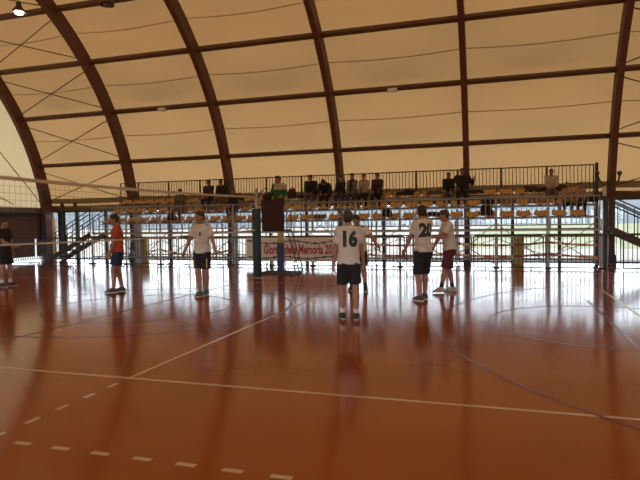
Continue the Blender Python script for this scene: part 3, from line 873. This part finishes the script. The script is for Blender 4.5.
# banner hung on the barriers
ban = empty('banner', (-3.25, 14.135, 0)); tag(ban, 'white banner with red lettering and drawn barbed wire on the barriers', 'banner')
def bw(x, z): return -.018 - .012 * math.sin(2.1 * x + 1) - .008 * math.sin(5 * x + 2 * z)
W2 = 1.92; Z0, Z1 = .20, 1.06
g = MB(); nxb = 48
fr = [[(-W2 + 2 * W2 * i / nxb, bw(-W2 + 2 * W2 * i / nxb, Z0 + (Z1 - Z0) * j / 8), Z0 + (Z1 - Z0) * j / 8) for j in range(9)] for i in range(nxb + 1)]
g.grid(fr); sheet = g.build('sheet', mat('white banner vinyl', (.66, .60, .55), .6, noise=.04), ban, True)
md = sheet.modifiers.new('t', 'SOLIDIFY'); md.thickness = .004; md.offset = 1
vs, fs = text_mesh('Giorno della Memoria 2013', .46, .016, .10, .70, 2)
lx = [x for x, y in vs]; sc_ = 2.86 / (max(lx) - min(lx)); mid_ = (max(lx) + min(lx)) / 2
def on_banner(pts, z0, dep=-.008): return [((x), bw(x, z0 + y) + dep, z0 + y) for x, y in pts]
RED = mat('red print', (.33, .030, .028), .5); BLK = mat('black print', (.02, .016, .016), .6)
g = MB(); g.add(on_banner([((x - mid_) * sc_ + .22, y) for x, y in vs], .62), fs); g.build('lettering', RED, ban)
for z0, am_ in ((.90, .05), (.34, .04)):
    g = MB(); pts = []
    for i in range(73):
        x = -W2 + .02 + (2 * W2 - .04) * i / 72
        pts.append((x, bw(x, z0) - .010, z0 + am_ * math.sin(x * 3.6 + z0 * 9)))
    g.tube(pts, .017, 5)
    for i in range(3, 72, 6):
        x, y, z = pts[i]
        g.tube([(x - .06, y - .004, z + .035), (x + .06, y - .004, z - .03)], .012, 4); g.tube([(x + .015, y - .004, z + .06), (x - .015, y - .004, z - .06)], .012, 4)
    g.build('barbed_wire_print', BLK, ban)
# red and white tape along the scaffolding
TR = mat('tape red', (.55, .13, .11), .5); TW = mat('tape white', (.72, .70, .68), .5)
def tape(u0, u1, v, zf, lab):
    g = MB(); n = int((u1 - u0) / .12); P_ = []
    for i in range(n + 1):
        u = u0 + (u1 - u0) * i / n; z = zf(u); tw = .03 * math.sin(u * 1.7)
        P_.append([(u, v + tw, z - .035), (u, v - tw, z + .035)])
    for i in range(n):
        g.cur = (i // 2) % 2; g.grid([P_[i], P_[i + 1]])
    o = g.build('barrier_tape', mats=[TR, TW]); tag(o, lab, 'tape', 'red and white barrier tapes')
def catz(base, sag, per, ph):
    return lambda u: base - sag * (1 - ((((u - ph) / per) % 1) * 2 - 1) ** 2)
tape(-1.0, 6.8, 14.42, catz(.86, .10, 3.2, 5.31), 'red and white warning tape strung higher along the right scaffolding')
tape(-1.0, 6.8, 14.40, catz(.50, .12, 3.2, 5.31), 'red and white warning tape strung lower along the right scaffolding')
tape(-9.5, -5.6, 14.42, catz(.62, .22, 3.2, -9.09), 'red and white warning tape sagging along the left scaffolding')
# padded posts, curtains, small fittings
def pad(u, v, w, z0, z1, m, nm, lab, cat='padding'):
    g = MB(); g.box(u - w / 2, u + w / 2, v - w / 2, v + w / 2, z0, z1); o = g.build(nm, m, bevel=.03); tag(o, lab, cat); return o
YP = mat('yellow vinyl pad', (.60, .42, .05), .5)
pad(-10.85, 16.0, .26, .0, 1.0, YP, 'column_pad', 'yellow padded block standing under the left part of the grandstand')
pad(4.46, 16.0, .36, .0, 1.02, YP, 'column_pad', 'yellow padded block standing under the right part of the grandstand')
pad(-17.02, 16.78, .16, .0, 2.05, mat('dark blue vinyl pad', (.02, .03, .13), .5), 'corner_pad', 'dark blue padding strip in the far left corner of the hall')
def curtain(u0, u1, v, z0, z1, m, lab):
    g = MB(); P_ = []
    for i in range(25):
        t = i / 24; x = u0 + (u1 - u0) * t
        P_.append([(x + (.04 * (1 - j / 6) if t > .5 else 0), v + .03 * math.sin(t * 22) * (.5 + .5 * (1 - j / 6)), z0 + (z1 - z0) * j / 6) for j in range(7)])
    g.grid(P_); o = g.build('curtain', m, smooth=True); tag(o, lab, 'curtain'); return o
curtain(-16.78, -16.62, 17.12, .05, 2.0, fabric_mat('gold curtain', (.75, .48, .20), (.5, .3, .12), .4, .6), 'narrow gold curtain lit from behind beside the first arch')
curtain(-16.40, -15.95, 17.05, .06, 2.25, mat('dark green curtain', (.012, .035, .028), .8), 'dark green curtain gathered beside the first arch')
for u in (-15.72, -14.98):
    r = empty('flag_pole', (u, 16.6, 0)); tag(r, 'slim dark green pole with a dark red ball top behind the left stairs', 'pole', 'green poles behind the left stairs')
    g = MB(); g.tube([(0, 0, 0), (0, 0, 2.5)], .022, 10); g.build('shaft', mat('dark green paint', (.015, .05, .04), .5), r)
    g = MB(); g.lathe([(.01, 2.46), (.075, 2.50), (.085, 2.58), (.06, 2.66), (.01, 2.69)], n=12); g.build('ball', mat('dark red paint', (.10, .02, .015), .5), r, True)
# lamps under the vault
def lamp(u, v, z, lit, lab):
    r = empty('pendant_lamp', (u, v, z)); tag(r, lab, 'lamp', None)
    tz = 0
    for k in range(2000):
        t = .3 + k * .0005; pv, pz = ell_pt(t, .28)
        if pv <= v: tz = pz - z; break
    g = MB(); g.tube([(0, 0, .32), (0, 0, max(tz, .35))], .012, 6); g.build('rod', DKST, r)
    g = MB(); g.lathe([(.06, .34), (.09, .30), (.10, .18), (.22, .02), (.26, -.06), (.25, -.06), (.20, .03), (.08, .17)], n=24); g.build('reflector', mat('lamp housing', (.06, .055, .05), .4, .5), r, True)
    m = bpy.data.materials.new('lamp glow' if lit else 'lamp off'); m.use_nodes = True; bs = m.node_tree.nodes['Principled BSDF']
    if lit: bs.inputs['Emission Color'].default_value = (1, .93, .80, 1); bs.inputs['Emission Strength'].default_value = 30
    else: bs.inputs['Base Color'].default_value = (.1, .1, .1, 1)
    g = MB(); g.lathe([(.02, .14), (.10, .06), (.15, -.03), (.12, -.10), (.03, -.13)], n=16); g.build('bulb', m, r, True)
lamp(-12.85, 11.55, 9.45, True, 'glowing pendant lamp under the vault near the upper left corner')
lamp(-9.05, 11.55, 9.25, False, 'unlit dark pendant lamp under the vault right of the glowing one')
for (u, lab) in ((atv(392, 90, 15.35)[0], 'small white light fitting on a purlin right of the fourth arch'), (atv(161, 108, 15.35)[0], 'small white light fitting on a purlin right of the second arch')):
    v, z = ell_pt(.520, -.06); r = empty('light_fitting', (u, v, z)); tag(r, lab, 'light fitting')
    g = MB(); g.box(-.17, .17, -.07, .07, -.05, .06); g.build('housing', mat('fitting white', (.75, .72, .66), .5), r, bevel=.015)
    g = MB(); g.box(-.14, .14, -.05, .05, -.075, -.045); g.build('diffuser', mat('fitting diffuser', (.8, .8, .78), .3), r, bevel=.01)
v, z = ell_pt(.21, -.30); r = empty('loudspeaker', (AU[0] + .25, v, z)); tag(r, 'small dark loudspeaker on a bracket on the first arch', 'loudspeaker')
g = MB(); g.box(-.08, .08, -.12, .08, -.14, .14); g.build('cabinet', DKST, r, bevel=.02)
g = MB(); g.tube([(-.16, .05, 0), (0, .05, 0)], .02, 6); g.build('bracket', DKST, r)
r = empty('loudspeaker_bracket', (7.30, 16.08, 2.62)); tag(r, 'dark curved bracket with two small speakers on the sixth arch', 'loudspeaker')
g = MB(); g.tube([(-.30, 0, .45), (-.22, 0, .22), (-.08, 0, .06), (.1, 0, 0), (.26, 0, .08), (.34, 0, .24), (.37, 0, .42)], .03, 8); g.build('arm', DKST, r)
for x, z in ((-.31, .50), (.375, .48)):
    g = MB(); g.lathe([(.03, -.08), (.075, -.02), (.08, .05), (.03, .08)], (x, 0, z), 12); g.build('speaker', DKST, r, True)
# ------------------------------------------------------------------ players
def M(n, c, r=.85): return mat(n, c, r, noise=.06)
WJ = M('white jersey', (.52, .485, .46)); BK = M('black sports cloth', (.010, .011, .016)); NV = M('navy sports cloth', (.012, .025, .075))
MRN = M('maroon sports cloth', (.085, .014, .028)); ORJ = M('red orange jersey', (.43, .060, .022))
HD = mat('dark brown hair', (.014, .009, .006), .55); HB = mat('brown hair', (.028, .015, .008), .55)
WS = M('white sock', (.60, .58, .56)); BKS = M('black sock', (.02, .02, .022))
SB = (M('black shoe', (.016, .017, .020), .5), M('grey sole', (.30, .30, .30))); SG = (M('grey shoe', (.30, .29, .29), .5), M('grey sole', (.30, .30, .30)))
SBW = (M('black white shoe', (.045, .045, .048), .5), M('pale sole', (.55, .53, .50))); STL = (M('teal shoe', (.03, .075, .085), .5), M('pale sole', (.55, .53, .50)))
PG = 'volleyball players on court'
person('player in white number 16 jersey and black shorts seen from behind', gnd(349.5, 319), head(348, .05), 1.83,
       dict(la=(-.11, .03, .08), ra=(.11, -.06, .08), lw=(-.255, .05, .81), rw=(.265, .09, .79), hyaw=.15), WJ, BK, HB, shoes=SB, socks=WS, number='16', build=.94, group=PG)
person('player in white jersey leaning forward behind the number 16 player', gnd(358.5, 290.5), head(361.5, PI - .15), 1.84,
       dict(lean=.30, pelvis=(0, -.05, .92), la=(-.17, .05, .08), ra=(.17, -.05, .08), lw=(-.50, .30, 1.04), rw=(.18, .42, .98), hpitch=.15, hyaw=-.15), WJ, BK, HD, shoes=SB, socks=BKS, stripes=True, crest=True, group=PG)
person('player in white jersey and yellow trimmed black shorts walking beside the net', gnd(203, 296), head(203, PI - .45), 1.92,
       dict(la=(-.01, -.16, .09), ra=(.03, .06, .08), lw=(-.40, .12, .82), rw=(.40, .10, .84), hyaw=-.35, curl=.6), WJ, BK, HB, shoes=STL, stripes=True, crest=True, yellow_trim=True, group=PG, build=.88, hem=.02)
person('player in white number 20 jersey and long black shorts seen from behind', gnd(423.5, 300), head(420, .60), 1.95,
       dict(la=(-.13, -.08, .08), ra=(.10, .10, .08), lw=(-.26, .24, .92), rw=(.22, .30, .98), hyaw=-.1), WJ, BK, HD, shoes=SBW, socks=None, number='20', skirt=.98, group=PG, build=.88, hem=.05)
person('player in white shirt and maroon shorts reaching towards the number 20 player', gnd(449.5, 292), head(445, PI / 2 + .25), 1.88,
       dict(lean=.12, la=(-.12, .22, .08), ra=(.10, -.10, .08), lw=(-.12, .42, 1.20), rw=(.24, .32, .90), hpitch=.08), WJ, MRN, HB, shoes=SG, socks=BKS, skirt=.95, group=PG)
person('player in red orange jersey and navy shorts beyond the net', gnd(118.5, 292), head(117, PI / 2 - .05), 1.90,
       dict(la=(-.09, .10, .08), ra=(.09, -.08, .08), lw=(-.24, .16, .86), rw=(.24, .10, .84), hpitch=.12, hyaw=.15), ORJ, NV, HD, shoes=SBW, skirt=.7, group=PG)
person('player all in black with white socks at the left edge', gnd(5, 286.5), head(4.5, -PI / 2 - .75), 1.86,
       dict(la=(-.16, .02, .08), ra=(.14, .04, .08), lw=(-.27, .05, .82), rw=(.02, .30, 1.08), hpitch=.05), BK, BK, HD, shoes=SB, socks=WS, group=PG)
# ------------------------------------------------------------------ referee
GRN = M('green jacket', (.010, .105, .045)); GRY = M('grey jersey', (.36, .34, .32)); 
ref = person('referee in green and white jacket standing on the maroon stand', (-2.96, 11.92, 1.40), PI - .1, 1.74,
       dict(lw=(-.22, .22, 1.10), rw=(.20, .24, 1.10), hyaw=-.25, hpitch=.2), GRN, BK, HD, shoes=SB, long_sleeve=True, trousers=True, yoke=GRY, vox=.008)
# ------------------------------------------------------------------ spectators, seated
def seated(x, row, label, top, bottom, hair, H=1.68, lean=.18, hands=None, rel=0.0, **kw):
    v = ROWV[row] - .02; u = atv(x, 200, v)[0]
    pose = dict(pelvis=(0, 0, .555), seated=True, lean=lean, la=(-.13, .36, .08), ra=(.13, .36, .08), lw=(-.12, .40, .66), rw=(.12, .40, .66), lpole=(-.5, -.4, -1), rpole=(.5, -.4, -1))
    pose.update(hands or {}); pose.update(kw.pop('pose', {}))
    return person(label, (u, v, DZ[row]), PI + rel, H, pose, top, bottom, hair, shoes=SB, long_sleeve=True, trousers=True, vox=.011, group='spectators on the grandstand', **kw)
DKJ = M('black jacket', (.012, .012, .014)); DPJ = M('dark plum jacket', (.045, .020, .025)); OLJ = M('olive grey jacket', (.10, .085, .06)); NVJ = M('dark navy jacket', (.012, .016, .034))
KHJ = M('khaki grey jacket', (.14, .125, .095)); LGJ = M('light grey sweater', (.30, .27, .235)); PKJ = M('pinkish top', (.33, .20, .165)); CRJ = M('cream top', (.42, .36, .29)); 
JN = M('blue jeans', (.035, .045, .075)); TJN = M('grey trousers', (.10, .095, .09)); GTR = M('teal green trousers', (.012, .07, .06)); TAN = M('brown trousers', (.16, .085, .055)); BLT = M('grey blue jacket', (.09, .11, .15))
FH = mat('light brown hair', (.16, .095, .045), .55)
seated(181.5, 1, 'spectator in olive grey jacket sitting alone left of the others', OLJ, TAN, HD, 1.74)
seated(210, 2, 'spectator in dark plum jacket, left of a seated pair in the top row', DPJ, DKJ, HB, 1.70, hood='long')
seated(222.5, 2, 'spectator in dark jacket, right of a seated pair in the top row', DKJ, TAN, HB, 1.70)
seated(234.5, 1, 'spectator in dark jacket raising one arm left of the referee', DKJ, DPJ, HB, 1.66, hands=dict(lw=(-.34, .10, 1.14), lpole=(-.3, -.3, -1)))
seated(312, 2, 'spectator in black jacket with joined hands beside the hunched one', DKJ, TJN, HD, 1.76, lean=.25, build=1.1)
seated(326.5, 2, 'hunched spectator in dark navy jacket with lowered head', NVJ, DKJ, HD, 1.70, lean=.75, pose=dict(hpitch=.7, lw=(-.14, .46, .60), rw=(.14, .46, .60)), hood=True, build=1.1)
seated(341.5, 2, 'spectator in dark navy jacket in front of the fourth arch', NVJ, JN, HD, 1.66, build=.85)
seated(353, 2, 'spectator in khaki grey jacket with dark scarf', KHJ, JN, HD, 1.74, build=.85, scarf=NVJ)
seated(364.5, 2, 'spectator in light grey sweater among dark jackets', LGJ, DKJ, HB, 1.70, build=.85)
seated(378, 2, 'spectator in black pullover at the right end of the seated row', DPJ, DKJ, HD, 1.72, build=.95)
seated(449, 2, 'spectator in black top with a grey blue lap in the top row', DKJ, BLT, HD, 1.60, lean=.22)
seated(462.5, 2, 'bulky spectator in black jacket waving one hand by the fifth arch', DKJ, DKJ, HB, 1.76, lean=.12, hood=True, hands=dict(lw=(-.42, .16, 1.02), lpole=(-.5, -.2, -1)), build=1.15)
seated(551, 2, 'spectator in cream top and brown trousers at the right end of the stand', CRJ, TAN, HD, 1.58, lean=.25)
seated(567, 1, 'fair haired spectator in pink top and teal trousers on the right', PKJ, GTR, FH, 1.45, build=.85, hood='long')
seated(580, 1, 'spectator in pink top sitting against a fair haired neighbour', PKJ, DKJ, HB, 1.42, build=.85)
# ------------------------------------------------------------------ coats and bags left on the seats
def heap(x, row, label, m, size=(.30, .2, .15), seed=0, nm='jacket', cat='jacket'):
    rr = random.Random(seed); F_h = Field(.014)
    sx, sy, sz = size
    for k in range(7):
        a = (rr.uniform(-sx, sx) * .8, rr.uniform(-sy, sy) * .5, rr.uniform(.02, sz * .7)); c = (rr.uniform(-sx, sx), rr.uniform(-sy, sy) * .6, rr.uniform(.02, sz))
        F_h.cone(a, rr.uniform(.05, .085), c, rr.uniform(.04, .07), .05)
    F_h.cone((-sx * .7, 0, .05), .08, (sx * .7, 0, .05), .08, .06)
    F_h.cut((0, 0, 0.0), (0, 0, -1))
    V, Q = F_h.mesh(.008, seed)
    r = mesh_obj(nm, V, Q, m); v = ROWV[row]; r.location = (atv(x, 200, v)[0], v - .02, SZ[row] + .025)
    tag(r, label, cat, 'coats and bags left on the seats')
    return r
def bag(x, row, label, m, H=.42, W=.30):
    v = ROWV[row]; r = empty('backpack', (atv(x, 200, v)[0], v + .02, SZ[row] + .02)); tag(r, label, 'bag', 'coats and bags left on the seats')
    F_b = Field(.012); 
    for sx in (-1, 1): F_b.cone((sx * W * .28, 0, .11), .11, (sx * W * .22, 0, H - .10), .085, .06)
    F_b.cut((0, 0, 0), (0, 0, -1)); V, Q = F_b.mesh(.004, 2); mesh_obj('main_bag', V, Q, m, r)
    F_b = Field(.012); F_b.cone((-W * .2, -.11, .11), .06, (W * .2, -.11, .11), .06, .03); V, Q = F_b.mesh(.003, 1); mesh_obj('pocket', V, Q, m, r)
    g = MB(); g.tube([(-.05, .02, H - .04), (-.04, .02, H + .03), (.04, .02, H + .03), (.05, .02, H - .04)], .01, 6); g.build('handle', m, r)
bag(292, 2, 'dark maroon bag on the top row right of the referee', DPJ, .44)
heap(274, 1, 'black coat heaped on a seat behind the net post', DKJ, (.26, .18, .26), 3)
heap(303, 2, 'small dark coat on the top row left of the black jacketed spectator', DKJ, (.2, .15, .12), 4)
heap(405, 2, 'black jacket heaped on the top row between the seated row and the waving spectator', DKJ, (.34, .2, .2), 5)
heap(434, 2, 'grey brown jacket on the top row left of the grey blue lap', OLJ, (.30, .2, .14), 6)
heap(475, 2, 'flat black jacket on the top row right of the waving spectator', DKJ, (.32, .2, .10), 7)
heap(490, 1, 'dark jacket on the middle row right of the fifth arch', DKJ, (.3, .2, .14), 8)
bag(486, 0, 'large black bag on the lowest row right of the maroon shorts player', DKJ, .40, .42)
heap(507, 1, 'grey and pink jacket on the middle row', M('dusty pink cloth', (.16, .10, .09)), (.32, .2, .22), 9)
heap(536, 2, 'dark plum jacket on the top row left of the cream top spectator', DPJ, (.36, .2, .22), 10)
heap(539, 1, 'pinkish brown jacket on the middle row below the cream top spectator', M('rose brown cloth', (.25, .13, .105)), (.36, .2, .18), 11)
heap(562, 2, 'dark wine coat beside the cream top spectator', M('wine cloth', (.06, .018, .022)), (.2, .2, .28), 12)
heap(587, 1, 'large black coat heaped at the right end of the middle row', DKJ, (.34, .2, .26), 13)
heap(213, 1, 'grey jacket on the middle row below the seated pair', BLT, (.2, .2, .22), 14)
V, Q = Field(.012).cone((-.09, 0, .06), .07, (.10, 0, .06), .075, .04).cone((-.04, 0, .10), .06, (.06, .01, .17), .05, .05).cone((.02, -.03, .0), .06, (.05, -.05, -.08), .05, .04).cut((0, .03, 0), (0, 0, -1), .02).mesh(.004, 3)
o = mesh_obj('shoulder_bag', V, Q, DKJ); o.location = (-3.16, 11.42, 2.37); tag(o, 'black bag slung over the top left corner of the referee stand', 'bag')
bag(171, 0, 'black bag on the lowest row below the olive jacket spectator', DKJ, .34)
heap(318, 0, 'brown jacket on the lowest row left of the number 16 player', TAN, (.26, .2, .14), 15)
bag(387, 0, 'black bag on the lowest row right of the leaning player', DKJ, .34)
heap(432, 0, 'dark jacket on the lowest row behind the number 20 player', DKJ, (.3, .2, .16), 16)
# ------------------------------------------------------------------ daylight
w = bpy.data.worlds.new('world'); bpy.context.scene.world = w; w.use_nodes = True
nt = w.node_tree; bg = nt.nodes['Background']
tc = nt.nodes.new('ShaderNodeTexCoord'); sx_ = nt.nodes.new('ShaderNodeSeparateXYZ'); nt.links.new(tc.outputs['Generated'], sx_.inputs[0])
cr = nt.nodes.new('ShaderNodeValToRGB'); nt.links.new(sx_.outputs['Z'], cr.inputs['Fac'])
E = cr.color_ramp.elements
E[0].position = 0.0; E[0].color = (6.8, 7.1, 7.4, 1)
E[1].position = 1.0; E[1].color = (.14, .15, .17, 1)
e = E.new(.10); e.color = (6.4, 6.7, 7.0, 1)
e = E.new(.22); e.color = (1.6, 1.68, 1.8, 1); e = E.new(.45); e.color = (.5, .52, .56, 1)
nt.links.new(cr.outputs['Color'], bg.inputs['Color']); bg.inputs['Strength'].default_value = 1.0
sd = bpy.data.lights.new('sun', 'SUN'); sd.energy = 4.0; sd.angle = .02; sd.color = (1, .86, .66)
sun = bpy.data.objects.new('sun', sd); C.objects.link(sun); sun.rotation_euler = (math.radians(36), math.radians(14), 0)
sc = bpy.context.scene
sc.view_settings.view_transform = 'Standard'; sc.view_settings.look = 'None'; sc.view_settings.gamma = 1; sc.view_settings.exposure = 0.0
sc.view_settings.use_curve_mapping = False
sc.cycles.max_bounces = 10; sc.cycles.diffuse_bounces = 5; sc.cycles.transparent_max_bounces = 16; sc.cycles.use_denoising = True
sc.cycles.sample_clamp_indirect = 6
